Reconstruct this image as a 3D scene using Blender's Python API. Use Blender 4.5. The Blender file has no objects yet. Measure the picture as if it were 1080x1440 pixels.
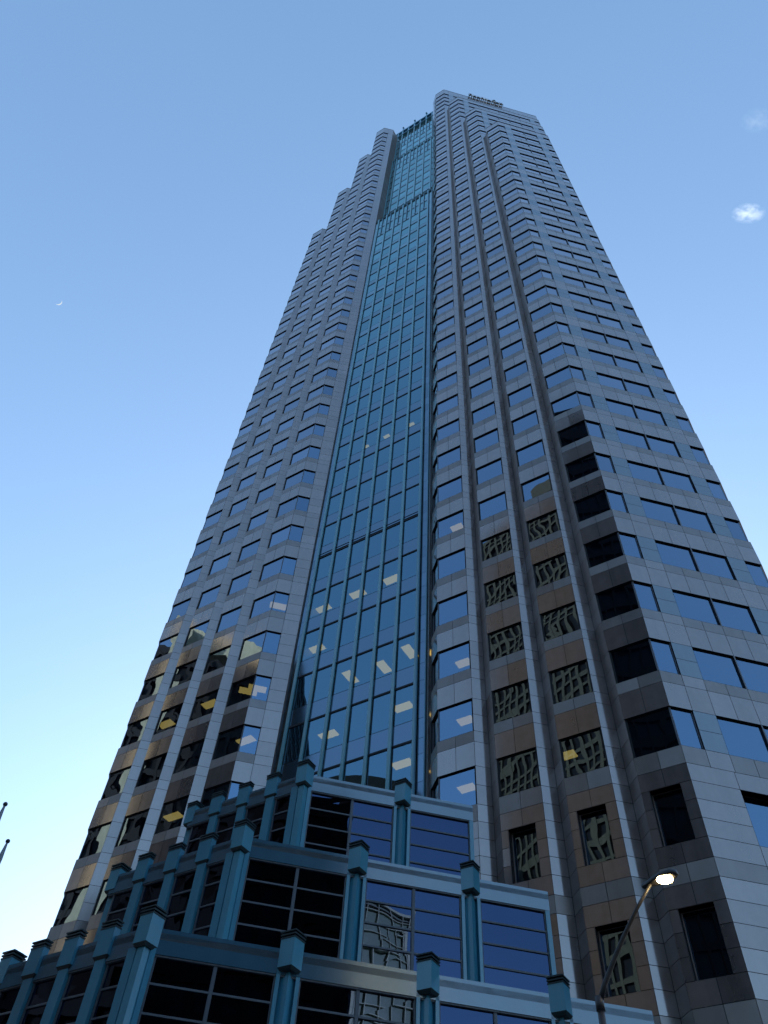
import bpy, math, random
from math import sin, cos, radians, sqrt, pi
random.seed(7)
scene = bpy.context.scene
COL = scene.collection

# ------------------------------------------------------------------ camera
F = 4.0                     # metres per storey
EYE = 1.6
HN = 34.7047                # storeys from the eye up to the window heads of level 0
PITCH, ROLL = 52.9545, 4.8902
cam_d = bpy.data.cameras.new('camera')
cam = bpy.data.objects.new('camera', cam_d)
COL.objects.link(cam)
cam_d.sensor_fit = 'VERTICAL'
cam_d.sensor_height = 24.0
cam_d.lens = 24.0 * 1123.45 / 1440.0
cam_d.clip_start = 0.1
cam_d.clip_end = 60000
from mathutils import Matrix, Vector
_p, _r = radians(PITCH), radians(ROLL)
_fw = Vector((0, cos(_p), sin(_p)))
_up0 = Vector((0, -sin(_p), cos(_p)))
_rt0 = Vector((1, 0, 0))
_rt = _rt0 * cos(_r) + _up0 * sin(_r)
_up = _up0 * cos(_r) - _rt0 * sin(_r)
_m = Matrix((_rt, _up, -_fw)).transposed().to_4x4()
_m.translation = Vector((0, 0, EYE))
cam.matrix_world = _m
scene.camera = cam


def pix_ray(px, py):
    """direction through a pixel of the 1080x1440 photograph (used to find where real things stand)"""
    return _fw * 1123.45 + _rt * (px - 540) - _up * (py - 720)


# ------------------------------------------------------------------ world, sun, exposure
SUN_AZ, SUN_EL = 14.0, 12.0
world = bpy.data.worlds.new("World")
scene.world = world
world.use_nodes = True
wn, wl = world.node_tree.nodes, world.node_tree.links
bg = wn['Background']
sky = wn.new('ShaderNodeTexSky')
sky.sky_type = 'NISHITA'
sky.sun_disc = False
sky.sun_elevation = radians(SUN_EL)
sky.sun_rotation = radians(SUN_AZ)
sky.altitude = 100
sky.air_density = 1.0
sky.dust_density = 2.3
sky.ozone_density = 2.5
gm = wn.new('ShaderNodeGamma')
gm.inputs['Gamma'].default_value = 0.72          # clear, evenly bright dusk sky
wl.new(sky.outputs['Color'], gm.inputs['Color'])
tn = wn.new('ShaderNodeVectorMath'); tn.operation = 'MULTIPLY'
tn.inputs[1].default_value = (0.88, 1.08, 1.25)
wl.new(gm.outputs['Color'], tn.inputs[0])
wl.new(tn.outputs[0], bg.inputs['Color'])
bg.inputs['Strength'].default_value = 0.15
sun_d = bpy.data.lights.new('sun', 'SUN')
sun_d.energy = 2.5
sun_d.angle = radians(0.5)
sun_d.color = (1.0, 0.92, 0.82)
sun = bpy.data.objects.new('sun', sun_d)
COL.objects.link(sun)
sun.rotation_euler = (radians(90 - SUN_EL), 0, radians(180 - SUN_AZ))
scene.view_settings.view_transform = 'Standard'
scene.view_settings.look = 'None'
scene.view_settings.gamma = 1
scene.view_settings.use_curve_mapping = False
scene.view_settings.exposure = 1.67
scene.cycles.max_bounces = 8
scene.cycles.volume_bounces = 5
scene.cycles.transparent_max_bounces = 12
scene.cycles.caustics_reflective = False
scene.cycles.caustics_refractive = False

# ------------------------------------------------------------------ materials
def new_mat(name):
    m = bpy.data.materials.new(name)
    m.use_nodes = True
    nt = m.node_tree
    return m, nt, nt.nodes, nt.links, nt.nodes['Principled BSDF']


def island_tone(nt, base, amount, noise=0.0, nscale=3.0, hue=None):
    """colour that varies a little from panel to panel (each panel is a mesh island)"""
    n, l = nt.nodes, nt.links
    g = n.new('ShaderNodeNewGeometry')
    mr = n.new('ShaderNodeMapRange')
    mr.inputs['To Min'].default_value = 1 - amount
    mr.inputs['To Max'].default_value = 1 + amount
    l.new(g.outputs['Random Per Island'], mr.inputs['Value'])
    mx = n.new('ShaderNodeVectorMath'); mx.operation = 'SCALE'
    mx.inputs[0].default_value = base
    l.new(mr.outputs['Result'], mx.inputs['Scale'])
    out = mx.outputs[0]
    if noise:
        tc = n.new('ShaderNodeTexCoord')
        nz = n.new('ShaderNodeTexNoise')
        nz.inputs['Scale'].default_value = nscale
        nz.inputs['Detail'].default_value = 6
        l.new(tc.outputs['Object'], nz.inputs['Vector'])
        m2 = n.new('ShaderNodeMapRange')
        m2.inputs['From Min'].default_value = 0.25
        m2.inputs['From Max'].default_value = 0.75
        m2.inputs['To Min'].default_value = 1 - noise
        m2.inputs['To Max'].default_value = 1 + noise
        l.new(nz.outputs['Fac'], m2.inputs['Value'])
        m3 = n.new('ShaderNodeVectorMath'); m3.operation = 'SCALE'
        l.new(out, m3.inputs[0]); l.new(m2.outputs['Result'], m3.inputs['Scale'])
        out = m3.outputs[0]
        # run-off streaks and broad staining
        mp = n.new('ShaderNodeMapping'); mp.inputs['Scale'].default_value = (1.6, 1.6, 0.09)
        l.new(tc.outputs['Object'], mp.inputs['Vector'])
        nz2 = n.new('ShaderNodeTexNoise'); nz2.inputs['Scale'].default_value = 1.0; nz2.inputs['Detail'].default_value = 5
        l.new(mp.outputs[0], nz2.inputs['Vector'])
        m4 = n.new('ShaderNodeMapRange'); m4.inputs['From Min'].default_value = 0.3; m4.inputs['From Max'].default_value = 0.7
        m4.inputs['To Min'].default_value = 1 - noise * 1.4; m4.inputs['To Max'].default_value = 1 + noise
        l.new(nz2.outputs['Fac'], m4.inputs['Value'])
        m5 = n.new('ShaderNodeVectorMath'); m5.operation = 'SCALE'
        l.new(out, m5.inputs[0]); l.new(m4.outputs['Result'], m5.inputs['Scale'])
        out = m5.outputs[0]
    return out


def tilt_normal(nt, wav=0.02, scale=0.35, detail=1.0, tilt=0.0, use_w=True):
    """wavy, slightly out-of-true surface, different for each pane"""
    n, l = nt.nodes, nt.links
    tc = n.new('ShaderNodeTexCoord')
    g = n.new('ShaderNodeNewGeometry')
    nz = n.new('ShaderNodeTexNoise')
    nz.noise_dimensions = '4D'
    nz.inputs['Scale'].default_value = scale
    nz.inputs['Detail'].default_value = detail
    l.new(tc.outputs['Object'], nz.inputs['Vector'])
    if use_w:
        w = n.new('ShaderNodeMath'); w.operation = 'MULTIPLY'; w.inputs[1].default_value = 37.0
        l.new(g.outputs['Random Per Island'], w.inputs[0])
        l.new(w.outputs[0], nz.inputs['W'])
    b = n.new('ShaderNodeBump')
    b.inputs['Strength'].default_value = 1.0
    b.inputs['Distance'].default_value = wav
    l.new(nz.outputs['Fac'], b.inputs['Height'])
    return b.outputs['Normal']


def granite(name, base, rough, spec, amount=0.08, wav=0.0, coat=0.0, noise=0.12, ior=1.5):
    m, nt, n, l, p = new_mat(name)
    p.inputs['IOR'].default_value = ior
    l.new(island_tone(nt, base, amount, noise, 2.2), p.inputs['Base Color'])
    p.inputs['Roughness'].default_value = rough
    # polish varies a little from slab to slab
    g = n.new('ShaderNodeNewGeometry')
    rr_ = n.new('ShaderNodeMapRange'); rr_.inputs['To Min'].default_value = rough * 0.8; rr_.inputs['To Max'].default_value = rough * 1.6
    l.new(g.outputs['Random Per Island'], rr_.inputs['Value']); l.new(rr_.outputs['Result'], p.inputs['Roughness'])
    sp_ = n.new('ShaderNodeMapRange'); sp_.inputs['To Min'].default_value = spec * 0.86; sp_.inputs['To Max'].default_value = spec * 1.06
    wn_ = n.new('ShaderNodeTexWhiteNoise'); wn_.noise_dimensions = '1D'
    l.new(g.outputs['Random Per Island'], wn_.inputs['W']); l.new(wn_.outputs['Value'], sp_.inputs['Value'])
    l.new(sp_.outputs['Result'], p.inputs['Specular IOR Level'])
    p.inputs['Specular Tint'].default_value = (1.0, 0.85, 0.77, 1)
    p.inputs['Coat Weight'].default_value = coat
    p.inputs['Coat Roughness'].default_value = 0.06
    if wav:
        l.new(tilt_normal(nt, wav, 0.5), p.inputs['Normal'])
    return m


def paint(name, base, rough=0.35, spec=0.5, metal=0.0, noise=0.06, amount=0.05, ior=1.5):
    m, nt, n, l, p = new_mat(name)
    p.inputs['IOR'].default_value = ior
    l.new(island_tone(nt, base, amount, noise, 1.2), p.inputs['Base Color'])
    p.inputs['Roughness'].default_value = rough
    p.inputs['Specular IOR Level'].default_value = spec
    p.inputs['Metallic'].default_value = metal
    return m


def glass(name, tint, refl, trans, f0=0.25, f1=0.95, wav=0.006, scale=0.5, rough=0.0, pale=2.3):
    """coated building glass: mirror-like with a dim see-through share"""
    m = bpy.data.materials.new(name); m.use_nodes = True
    nt = m.node_tree; n, l = nt.nodes, nt.links
    n.remove(n['Principled BSDF'])
    out = n['Material Output']
    gl = n.new('ShaderNodeBsdfGlossy')
    gl.inputs['Roughness'].default_value = rough
    g0 = n.new('ShaderNodeNewGeometry')
    t0 = n.new('ShaderNodeMapRange'); t0.inputs['To Min'].default_value = 0.86; t0.inputs['To Max'].default_value = 1.08
    l.new(g0.outputs['Random Per Island'], t0.inputs['Value'])
    cm = n.new('ShaderNodeMix'); cm.data_type = 'RGBA'
    cm.inputs['A'].default_value = (*refl, 1)
    cm.inputs['B'].default_value = (min(1, refl[0] * pale), min(1, refl[1] * 1.4), min(1, refl[2] * 1.1), 1)
    cs = n.new('ShaderNodeVectorMath'); cs.operation = 'SCALE'
    l.new(cm.outputs['Result'], cs.inputs[0]); l.new(t0.outputs['Result'], cs.inputs['Scale'])
    l.new(cs.outputs[0], gl.inputs['Color'])
    tr = n.new('ShaderNodeBsdfTransparent')
    tr.inputs['Color'].default_value = (*trans, 1)
    df = n.new('ShaderNodeBsdfDiffuse'); df.inputs['Color'].default_value = (*tint, 1)
    mixd = n.new('ShaderNodeMixShader'); mixd.inputs['Fac'].default_value = 0.25
    l.new(tr.outputs[0], mixd.inputs[1]); l.new(df.outputs[0], mixd.inputs[2])
    lw = n.new('ShaderNodeLayerWeight'); lw.inputs['Blend'].default_value = 0.35
    mr = n.new('ShaderNodeMapRange')
    mr.inputs['From Max'].default_value = 0.6; mr.inputs['To Min'].default_value = f0; mr.inputs['To Max'].default_value = f1
    l.new(lw.outputs['Fresnel'], mr.inputs['Value'])
    mr2 = n.new('ShaderNodeMapRange'); mr2.inputs['From Min'].default_value = 0.05; mr2.inputs['From Max'].default_value = 0.30
    l.new(lw.outputs['Fresnel'], mr2.inputs['Value']); l.new(mr2.outputs['Result'], cm.inputs['Factor'])
    mix = n.new('ShaderNodeMixShader')
    l.new(mr.outputs['Result'], mix.inputs['Fac'])
    l.new(mixd.outputs[0], mix.inputs[1]); l.new(gl.outputs[0], mix.inputs[2])
    l.new(mix.outputs[0], out.inputs['Surface'])
    nn = tilt_normal(nt, wav, scale)
    l.new(nn, gl.inputs['Normal'])
    return m


def emit(name, col, strength):
    m = bpy.data.materials.new(name); m.use_nodes = True
    nt = m.node_tree; n, l = nt.nodes, nt.links
    n.remove(n['Principled BSDF'])
    e = n.new('ShaderNodeEmission')
    e.inputs['Color'].default_value = (*col, 1); e.inputs['Strength'].default_value = strength
    l.new(e.outputs[0], n['Material Output'].inputs['Surface'])
    return m


M = {}
M['polished'] = granite('polished granite', (0.165, 0.132, 0.128), 0.10, 0.5, 0.12, 0.003, 0.5, ior=3.0)
M['flamed'] = granite('flamed granite in the notches', (0.19, 0.150, 0.140), 0.4, 0.5, 0.06, ior=1.8)
M['honed'] = granite('honed granite', (0.14, 0.13, 0.13), 0.3, 0.5, 0.05, ior=2.6)
M['bluepanel'] = paint('blue grey metal infill panel', (0.075, 0.12, 0.155), 0.15, 0.5, ior=2.6)
M['backing'] = paint('dark joint backing', (0.02, 0.02, 0.022), 0.8, 0.2)
M['reveal'] = paint('dark bronze reveal', (0.012, 0.013, 0.018), 0.5, 0.3)
M['frame'] = paint('window frame metal', (0.16, 0.17, 0.20), 0.4)
M['glass'] = glass('blue tinted window glass', (0.01, 0.015, 0.03), (0.44, 0.69, 0.97), (0.22, 0.26, 0.32), 0.26, 1.0, 0.014)
M['tglass'] = glass('curtain wall glass', (0.01, 0.03, 0.05), (0.40, 0.72, 0.95), (0.24, 0.30, 0.34), 0.22, 0.9, 0.004, pale=1.5)
M['tspandrel'] = glass('spandrel glass', (0.06, 0.08, 0.10), (0.48, 0.68, 0.88), (0.0, 0.0, 0.0), 0.23, 0.9, 0.004, 0.5, 0.06, pale=1.5)
M['teal'] = paint('teal painted steel', (0.065, 0.27, 0.38), 0.26, 0.5, ior=1.8)
M['skylit_teal'] = paint('teal steel lightened as by sky', (0.08, 0.31, 0.42), 0.26, 0.5, ior=1.9)  # teal copy: sky light on post heads and corner columns put into the colour
M['mteal'] = paint('pale teal mullion paint', (0.11, 0.34, 0.40), 0.25, 0.5, ior=2.0)
M['fascia'] = paint('blue green fascia panel', (0.06, 0.15, 0.215), 0.13, 0.5, ior=2.3)
M['louvre'] = paint('dark green louvre', (0.012, 0.03, 0.035), 0.5)
M['bar'] = paint('glazing bar', (0.11, 0.12, 0.14), 0.45)
M['aglass'] = glass('atrium glass', (0.004, 0.004, 0.006), (0.17, 0.255, 0.47), (0.06, 0.06, 0.07), 0.20, 0.95, 0.012, 0.5)
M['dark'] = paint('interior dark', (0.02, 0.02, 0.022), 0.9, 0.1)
M['ceiling'] = paint('office ceiling', (0.05, 0.05, 0.05), 0.9, 0.1)
M['light'] = emit('fluorescent troffer', (1.0, 0.68, 0.16), 0.52)
M['rim'] = paint('sign return', (0.03, 0.04, 0.045), 0.5)
M['signface'] = paint('sign face', (0.78, 0.80, 0.82), 0.4)
M['letters'] = paint('sign letter face', (0.5, 0.52, 0.55), 0.4)
M['pole'] = paint('dark metal pole', (0.035, 0.035, 0.04), 0.45)
M['lamp'] = emit('lamp lens', (1.0, 0.72, 0.33), 22.0)
M['asphalt'] = granite('asphalt', (0.05, 0.05, 0.052), 0.85, 0.3, 0.0, 0, 0, 0.25)
M['concrete'] = granite('concrete', (0.30, 0.29, 0.27), 0.8, 0.3, 0.0, 0, 0, 0.15)
M['roof'] = paint('roof membrane', (0.2, 0.2, 0.2), 0.8)

# ------------------------------------------------------------------ mesh builder
class MB:
    def __init__(s):
        s.v = []; s.f = []; s.m = []; s.mats = []
    def mi(s, mat):
        if mat not in s.mats: s.mats.append(mat)
        return s.mats.index(mat)
    def face(s, pts, mat):
        i = len(s.v); s.v.extend(pts); s.f.append(tuple(range(i, i + len(pts)))); s.m.append(s.mi(mat))
    def hull(s, bot, top, mat, caps=True, shared=True):
        """prism between two rings of 3-D points"""
        i = len(s.v); n = len(bot); k = s.mi(mat)
        s.v.extend(bot); s.v.extend(top)
        for a in range(n):
            b = (a + 1) % n
            s.f.append((i + a, i + b, i + n + b, i + n + a)); s.m.append(k)
        if caps:
            s.f.append(tuple(i + a for a in reversed(range(n)))); s.m.append(k)
            s.f.append(tuple(i + n + a for a in range(n))); s.m.append(k)
    def prism(s, ring, z0, z1, mat, caps=True):
        s.hull([(x, y, z0) for x, y in ring], [(x, y, z1) for x, y in ring], mat, caps)
    def wall(s, A, B, z0, z1, out, inn, mat):
        """upright slab along A->B, from `out` proud of the line to `inn` behind it"""
        dx, dy = B[0] - A[0], B[1] - A[1]; L = sqrt(dx * dx + dy * dy)
        nx, ny = dy / L, -dx / L
        ring = [(A[0] - nx * inn, A[1] - ny * inn), (A[0] + nx * out, A[1] + ny * out),
                (B[0] + nx * out, B[1] + ny * out), (B[0] - nx * inn, B[1] - ny * inn)]
        s.prism(ring, z0, z1, mat)
    def tube(s, pts, rad, mat, sides=10, caps=True):
        if not hasattr(rad, '__len__'): rad = [rad] * len(pts)
        rings = []
        for j, p in enumerate(pts):
            p = Vector(p)
            d = (Vector(pts[min(j + 1, len(pts) - 1)]) - Vector(pts[max(j - 1, 0)])).normalized()
            a = d.cross(Vector((0.31, 0.2, 0.93)))
            if a.length < 1e-3: a = d.cross(Vector((1, 0, 0)))
            a.normalize(); b = d.cross(a)
            rings.append([tuple(p + (a * cos(2 * pi * t / sides) + b * sin(2 * pi * t / sides)) * rad[j]) for t in range(sides)])
        i = len(s.v); k = s.mi(mat)
        for r in rings: s.v.extend(r)
        for j in range(len(rings) - 1):
            for t in range(sides):
                u_ = (t + 1) % sides
                s.f.append((i + j * sides + t, i + j * sides + u_, i + (j + 1) * sides + u_, i + (j + 1) * sides + t)); s.m.append(k)
        if caps:
            s.f.append(tuple(i + t for t in reversed(range(sides)))); s.m.append(k)
            s.f.append(tuple(i + (len(rings) - 1) * sides + t for t in range(sides))); s.m.append(k)
    def ball(s, c, r, mat, nu=12, nv=8, sq=(1, 1, 1)):
        pts = []
        for j in range(1, nv):
            ph = pi * j / nv
            pts.append([(c[0] + r * sq[0] * sin(ph) * cos(2 * pi * t / nu), c[1] + r * sq[1] * sin(ph) * sin(2 * pi * t / nu), c[2] + r * sq[2] * cos(ph)) for t in range(nu)])
        i = len(s.v); k = s.mi(mat)
        for p in pts: s.v.extend(p)
        s.v.append((c[0], c[1], c[2] + r * sq[2])); s.v.append((c[0], c[1], c[2] - r * sq[2]))
        T, Bm = len(s.v) - 2, len(s.v) - 1
        for j in range(nv - 2):
            for t in range(nu):
                u_ = (t + 1) % nu
                s.f.append((i + j * nu + t, i + (j + 1) * nu + t, i + (j + 1) * nu + u_, i + j * nu + u_)); s.m.append(k)
        for t in range(nu):
            u_ = (t + 1) % nu
            s.f.append((T, i + t, i + u_)); s.m.append(k)
            s.f.append((Bm, i + (nv - 2) * nu + u_, i + (nv - 2) * nu + t)); s.m.append(k)
    def build(s, name, parent=None, smooth=False):
        me = bpy.data.meshes.new(name)
        me.from_pydata([tuple(p) for p in s.v], [], s.f)
        for m in s.mats: me.materials.append(m)
        me.polygons.foreach_set('material_index', s.m)
        if smooth: me.polygons.foreach_set('use_smooth', [True] * len(s.f))
        me.update()
        o = bpy.data.objects.new(name, me)
        COL.objects.link(o)
        if parent: o.parent = parent
        return o


def empty(name, loc=(0, 0, 0)):
    o = bpy.data.objects.new(name, None); o.location = loc
    o.empty_display_size = 0.5
    COL.objects.link(o)
    return o


def tag(o, label=None, cat=None, group=None, kind=None):
    if label: o['label'] = label
    if cat: o['category'] = cat
    if group: o['group'] = group
    if kind: o['kind'] = kind
    return o


def put(mb, name, parent, **kw):
    """build a part whose mesh is in world coordinates under an Empty that is not at the origin"""
    o = mb.build(name, parent, **kw)
    r = parent
    off = Vector((0, 0, 0))
    while r is not None:
        if r.type == 'EMPTY': off = off + r.location
        r = r.parent
    if parent.type == 'EMPTY' and off.length > 0:
        o.location = -off
    return o


# ------------------------------------------------------------------ the tower's own axes
TH = radians(79.9667)
vA = (sin(TH), cos(TH)); wA = (vA[1], -vA[0])
C0 = (3.1998881, 6.55256242)


def W(a, b):
    """plan point in metres: a storeys along the right-hand face, b storeys out from it, from the tower's near corner"""
    return (F * (C0[0] + vA[0] * a + wA[0] * b), F * (C0[1] + vA[1] * a + wA[1] * b))


def Z(n):
    return EYE + F * (HN - n)


def lerp(A, B, t):
    return (A[0] + (B[0] - A[0]) * t, A[1] + (B[1] - A[1]) * t)


def dist(A, B):
    return sqrt((A[0] - B[0]) ** 2 + (A[1] - B[1]) ** 2)


def outn(A, B):
    L = dist(A, B)
    return ((B[1] - A[1]) / L, -(B[0] - A[0]) / L)


def inset_pt(A, B, C, d):
    """point d metres behind the corner A-B-C of a facade"""
    n1, n2 = outn(A, B), outn(B, C)
    k = 1 + n1[0] * n2[0] + n1[1] * n2[1]
    return (B[0] - d * (n1[0] + n2[0]) / k, B[1] - d * (n1[1] + n2[1]) / k)


SP, BW, ST = 0.5435, 0.3565, 0.187      # bay spacing, bay extent on each axis, notch strip
XS = {4: 0.0, 3: SP, 2: 2 * SP, 1: 3 * SP}
TOPN = {4: 0, 3: -5, 2: -10, 1: -14}
DG = 6.35                                # extent of the diagonal corner on each axis
RW = 2.134

tower = empty('office_tower', (*W(1.067, -7.417), 0))
tag(tower, 'very tall grey granite office tower with stepped sawtooth bays and a teal glass strip', 'skyscraper')

stone = MB(); sill = MB(); back = MB(); fins = MB()
windows = []       # (n, group, frame_mb, pane_mb)
GAP = 0.011


def panel(mb, A, B, z0, z1, mat, g=GAP):
    L = dist(A, B)
    if L < 0.05 or z1 - z0 < 0.03: return
    t = g / L
    mb.wall(lerp(A, B, t), lerp(A, B, 1 - t), z0 + g, z1 - g, 0, 0.045, mat)


def panels(mb, A, B, z0, z1, mat, mod=0.267):
    k = max(1, round(dist(A, B) / F / mod))
    for i in range(k):
        panel(mb, lerp(A, B, i / k), lerp(A, B, (i + 1) / k), z0, z1, mat)


def window(A, B, z0, z1, n, prev=None, nxt=None, rec=0.105, mat=None, reveal=None):
    """recessed pane with its dark reveal; prev/nxt = neighbouring facade points where the glass turns the corner"""
    nm = outn(A, B)
    a = inset_pt(prev, A, B, rec) if prev else (A[0] - nm[0] * rec, A[1] - nm[1] * rec)
    b = inset_pt(A, B, nxt, rec) if nxt else (B[0] - nm[0] * rec, B[1] - nm[1] * rec)
    fr = MB(); gl = MB(); r = reveal or M['reveal']
    e = 0.002
    fr.face([(A[0], A[1], z1), (B[0], B[1], z1), (b[0], b[1], z1), (a[0], a[1], z1)], r)
    fr.face([(A[0], A[1], z0), (a[0], a[1], z0), (b[0], b[1], z0), (B[0], B[1], z0)], M['honed'])
    if not prev: fr.face([(A[0], A[1], z0), (A[0], A[1], z1), (a[0], a[1], z1), (a[0], a[1], z0)], r)
    if not nxt: fr.face([(B[0], B[1], z0), (b[0], b[1], z0), (b[0], b[1], z1), (B[0], B[1], z1)], r)
    # slim frame round the glass
    w = 0.035
    for q0, q1 in ((0, w / dist(a, b)), (1 - w / dist(a, b), 1)):
        fr.wall(lerp(a, b, q0), lerp(a, b, q1), z0 + e, z1 - e, 0.03, 0.01, M['frame'] if (prev or nxt) else r)
    fr.wall(a, b, z1 - 0.02, z1 - e, 0.02, 0.01, r)
    fr.wall(a, b, z0 + e, z0 + 0.035, 0.028, 0.01, M['frame'])
    gl.face([(a[0], a[1], z0), (b[0], b[1], z0), (b[0], b[1], z1), (a[0], a[1], z1)], mat or M['glass'])
    windows.append([n, dist(A, B), fr, gl])


STRIPJ = [0, 0.25, 0.5, 0.66, 1.0]


def floor_seg(A, B, typ, n, prev=None, nxt=None, last=False):
    """one storey of one wall segment; last = the lowest window storey, which ends on the belt joint"""
    end = n + (0.71 if last else 1.0)
    back_in = 0.05
    if typ == 'W' or typ == 'S':
        window(A, B, Z(n + 0.5), Z(n), n, prev, nxt)
        back.wall(A, B, Z(end), Z(n + 0.5), -0.04, 0.16, M['backing'])
        if last:
            panels(sill, A, B, Z(end), Z(n + 0.5), M['honed'])
        else:
            panels(sill, A, B, Z(n + 0.66), Z(n + 0.5), M['honed'])
            panels(stone, A, B, Z(n + 1), Z(n + 0.66), M['polished'])
    else:
        back.wall(A, B, Z(end), Z(n), -0.04, 0.16, M['backing'])
        js = [j for j in STRIPJ if n + j < end and not (last and j == 0.66)] + [end - n]
        for j0, j1 in zip(js[:-1], js[1:]):
            m = M['flamed'] if typ == 'N' else M['bluepanel'] if typ == 'G' and j1 <= 0.5 else M['polished']
            panels(stone, A, B, Z(n + j1), Z(n + j0), m, 0.267 if typ in 'PG' else 0.5)


def fin(A, B, t, n):
    """light mullion between two panes"""
    L = dist(A, B); h = 0.03 / L
    back.wall(lerp(A, B, t - h * 0.8), lerp(A, B, t + h * 0.8), Z(n + 0.5), Z(n), -0.006, 0.108, M['reveal'])  # dark box puts the shade of the mullion's sides into the colour
    fins.wall(lerp(A, B, t - h), lerp(A, B, t + h), Z(n + 0.5), Z(n), 0.004, 0.02, M['frame'])


def long_run(P, Q, prevP, nextQ, n, last, glassP=True, glassQ=True):
    """flat face between two tooth corners: corner pane, blank, row of panes, blank, corner pane"""
    L = dist(P, Q) / F
    g = 0.267
    m = round((L - 4 * g) / 0.533)
    cuts = [0, g, 2 * g] + [2 * g + (L - 4 * g) * i / m for i in range(1, m)] + [L - 2 * g, L - g, L]
    types = ['W', 'G'] + ['W'] * m + ['G', 'W']
    for i, ty in enumerate(types):
        A, B = lerp(P, Q, cuts[i] / L), lerp(P, Q, cuts[i + 1] / L)
        floor_seg(A, B, ty, n, prevP if i == 0 else None, nextQ if i == len(types) - 1 else None, last)
        if ty == 'W' and i + 1 < len(types) and types[i + 1] == 'W': fin(P, Q, cuts[i + 1] / L, n)


def run_courses(A, B, z0, z1, m, mod=0.267, h=0.195):
    """plain coursed granite wall"""
    back.wall(A, B, z0, z1, -0.04, 0.16, M['backing'])
    k = max(1, round((z1 - z0) / (h * F)))
    for i in range(k):
        panels(stone, A, B, z0 + (z1 - z0) * i / k, z0 + (z1 - z0) * (i + 1) / k, m, mod)


# corner points
def Lp(k, side):   # left end of a bay
    x = XS[k]
    return (-x - BW, -x - BW) if side == 'R' else (-DG + x, -DG + x)


def Cp(k, side):   # right end (tooth corner) of a bay
    x = XS[k]
    return (-x, -x) if side == 'R' else (-DG + x + BW, -DG + x + BW)


# left group: bay 4 outermost (lowest) ... bay 1 next to the curtain wall; right group the other way round
T_IN = (-1.99, -2.516)      # where the return wall meets the curtain wall, right
T_OUT = (-3.824, -4.35)     # and left
perp = (1 / sqrt(2), -1 / sqrt(2))   # into the building, square to the diagonal
REC = {1: 0.0, 2: 0.36, 3: 0.45}


def Wt(p): return W(*p)


def stage_of(n):
    for k in (4, 3, 2, 1):
        if n >= TOPN[k]: return k
    return None


for n in range(-14, 30):
    st = stage_of(n)
    last = n == 29
    ks = [k for k in (4, 3, 2, 1) if k <= st]
    # left group, from the outermost standing bay inward
    for k in ks:
        a, c = Lp(k, 'L'), Cp(k, 'L')
        A, C = Wt(a), Wt(c)
        if k == st:     # outermost: glass turns the corner on to the left-hand face
            xk = XS[k]
            far = (a[0], a[1] - (RW + 2 * xk))
            Fp = Wt(far)
            floor_seg(A, C, 'W', n, Fp, None if k > 1 else Wt((c[0] + 0.267, c[1])), last)
            long_run(Fp, A, None, C, n, last)
        else:
            floor_seg(A, C, 'W', n, None, None if k > 1 else Wt((c[0] + 0.267, c[1])), last)
        if k > 1:
            s1 = (c[0] + ST, c[1])
            floor_seg(C, Wt(s1), 'P', n, last=last)
            floor_seg(Wt(s1), Wt(Lp(k - 1, 'L')), 'N', n, last=last)
        else:
            q = (c[0] + 0.267, c[1])
            floor_seg(C, Wt(q), 'W', n, A, None, last)
            floor_seg(Wt(q), Wt(T_OUT), 'P', n, last=last)
    # return beside the curtain wall on the right
    q = (T_IN[0], -1.9865 - 0.267)
    b1 = Lp(1, 'R')
    floor_seg(Wt(T_IN), Wt(q), 'P', n, last=last)
    floor_seg(Wt(q), Wt(b1), 'W', n, None, Wt(Cp(1, 'R')), last)
    for k in reversed(ks):
        a, c = Lp(k, 'R'), Cp(k, 'R')
        A, C = Wt(a), Wt(c)
        end = (c[0] + RW + 2 * XS[k], c[1])
        floor_seg(A, C, 'W', n, Wt(q) if k == 1 else None, Wt(end) if k == st else None, last)
        if k != st:
            s1 = (c[0] + ST, c[1])
            floor_seg(C, Wt(s1), 'P', n, last=last)
            floor_seg(Wt(s1), Wt(Lp(k + 1, 'R')), 'N', n, last=last)
        else:
            E_ = Wt(end)
            D_ = Wt((end[0] + 2, end[1] - 2))
            long_run(C, E_, A, D_, n, last)

# walls round the far sides (plain window bands) and the reveals of the curtain wall recess
def ring_far(x):
    """the rest of the plan, from the right end of the front face round to the left end of the left face"""
    cx, cw = 1.067, -7.417
    pts = []
    for (a, b) in ((RW + x, -x), (8.484 - x, -DG + x), (8.484 - x, -8.484 - x), (RW + x, -14.834 + x),
                   (-x, -14.834 + x), (-DG + x, -8.484 - x)):
        pts.append((a, b))
    return pts


bands = MB()
for k in (4, 3, 2, 1):
    x = XS[k]
    lo = 30 if k == 4 else TOPN[k + 1]
    pts = ring_far(x)
    for i in range(len(pts) - 1):
        A, B = Wt(pts[i]), Wt(pts[i + 1])
        for n in range(TOPN[k], lo):
            bands.wall(A, B, Z(n + 1), Z(n + 0.5), 0, 0.2, M['polished'])
            bands.wall(A, B, Z(n + 0.5), Z(n), -0.12, 0.2, M['tspandrel'])
        if k == 4: bands.wall(A, B, 0, Z(30), 0.0, 0.2, M['polished'])
bands.build('rear_wall', None)
rear = bpy.data.objects['rear_wall']

# parapets
def parapet(A, B, n, up=0.58):
    k = 2 if up > 0.8 else 1
    back.wall(A, B, Z(n), Z(n - up) - 0.02, -0.04, 0.3, M['backing'])
    for i in range(k):
        panels(stone, A, B, Z(n) + up * F * i / k, Z(n) + up * F * (i + 1) / k, M['polished'])
    stone.wall(A, B, Z(n - up), Z(n - up) + 0.09, 0.03, 0.35, M['honed'])


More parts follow.
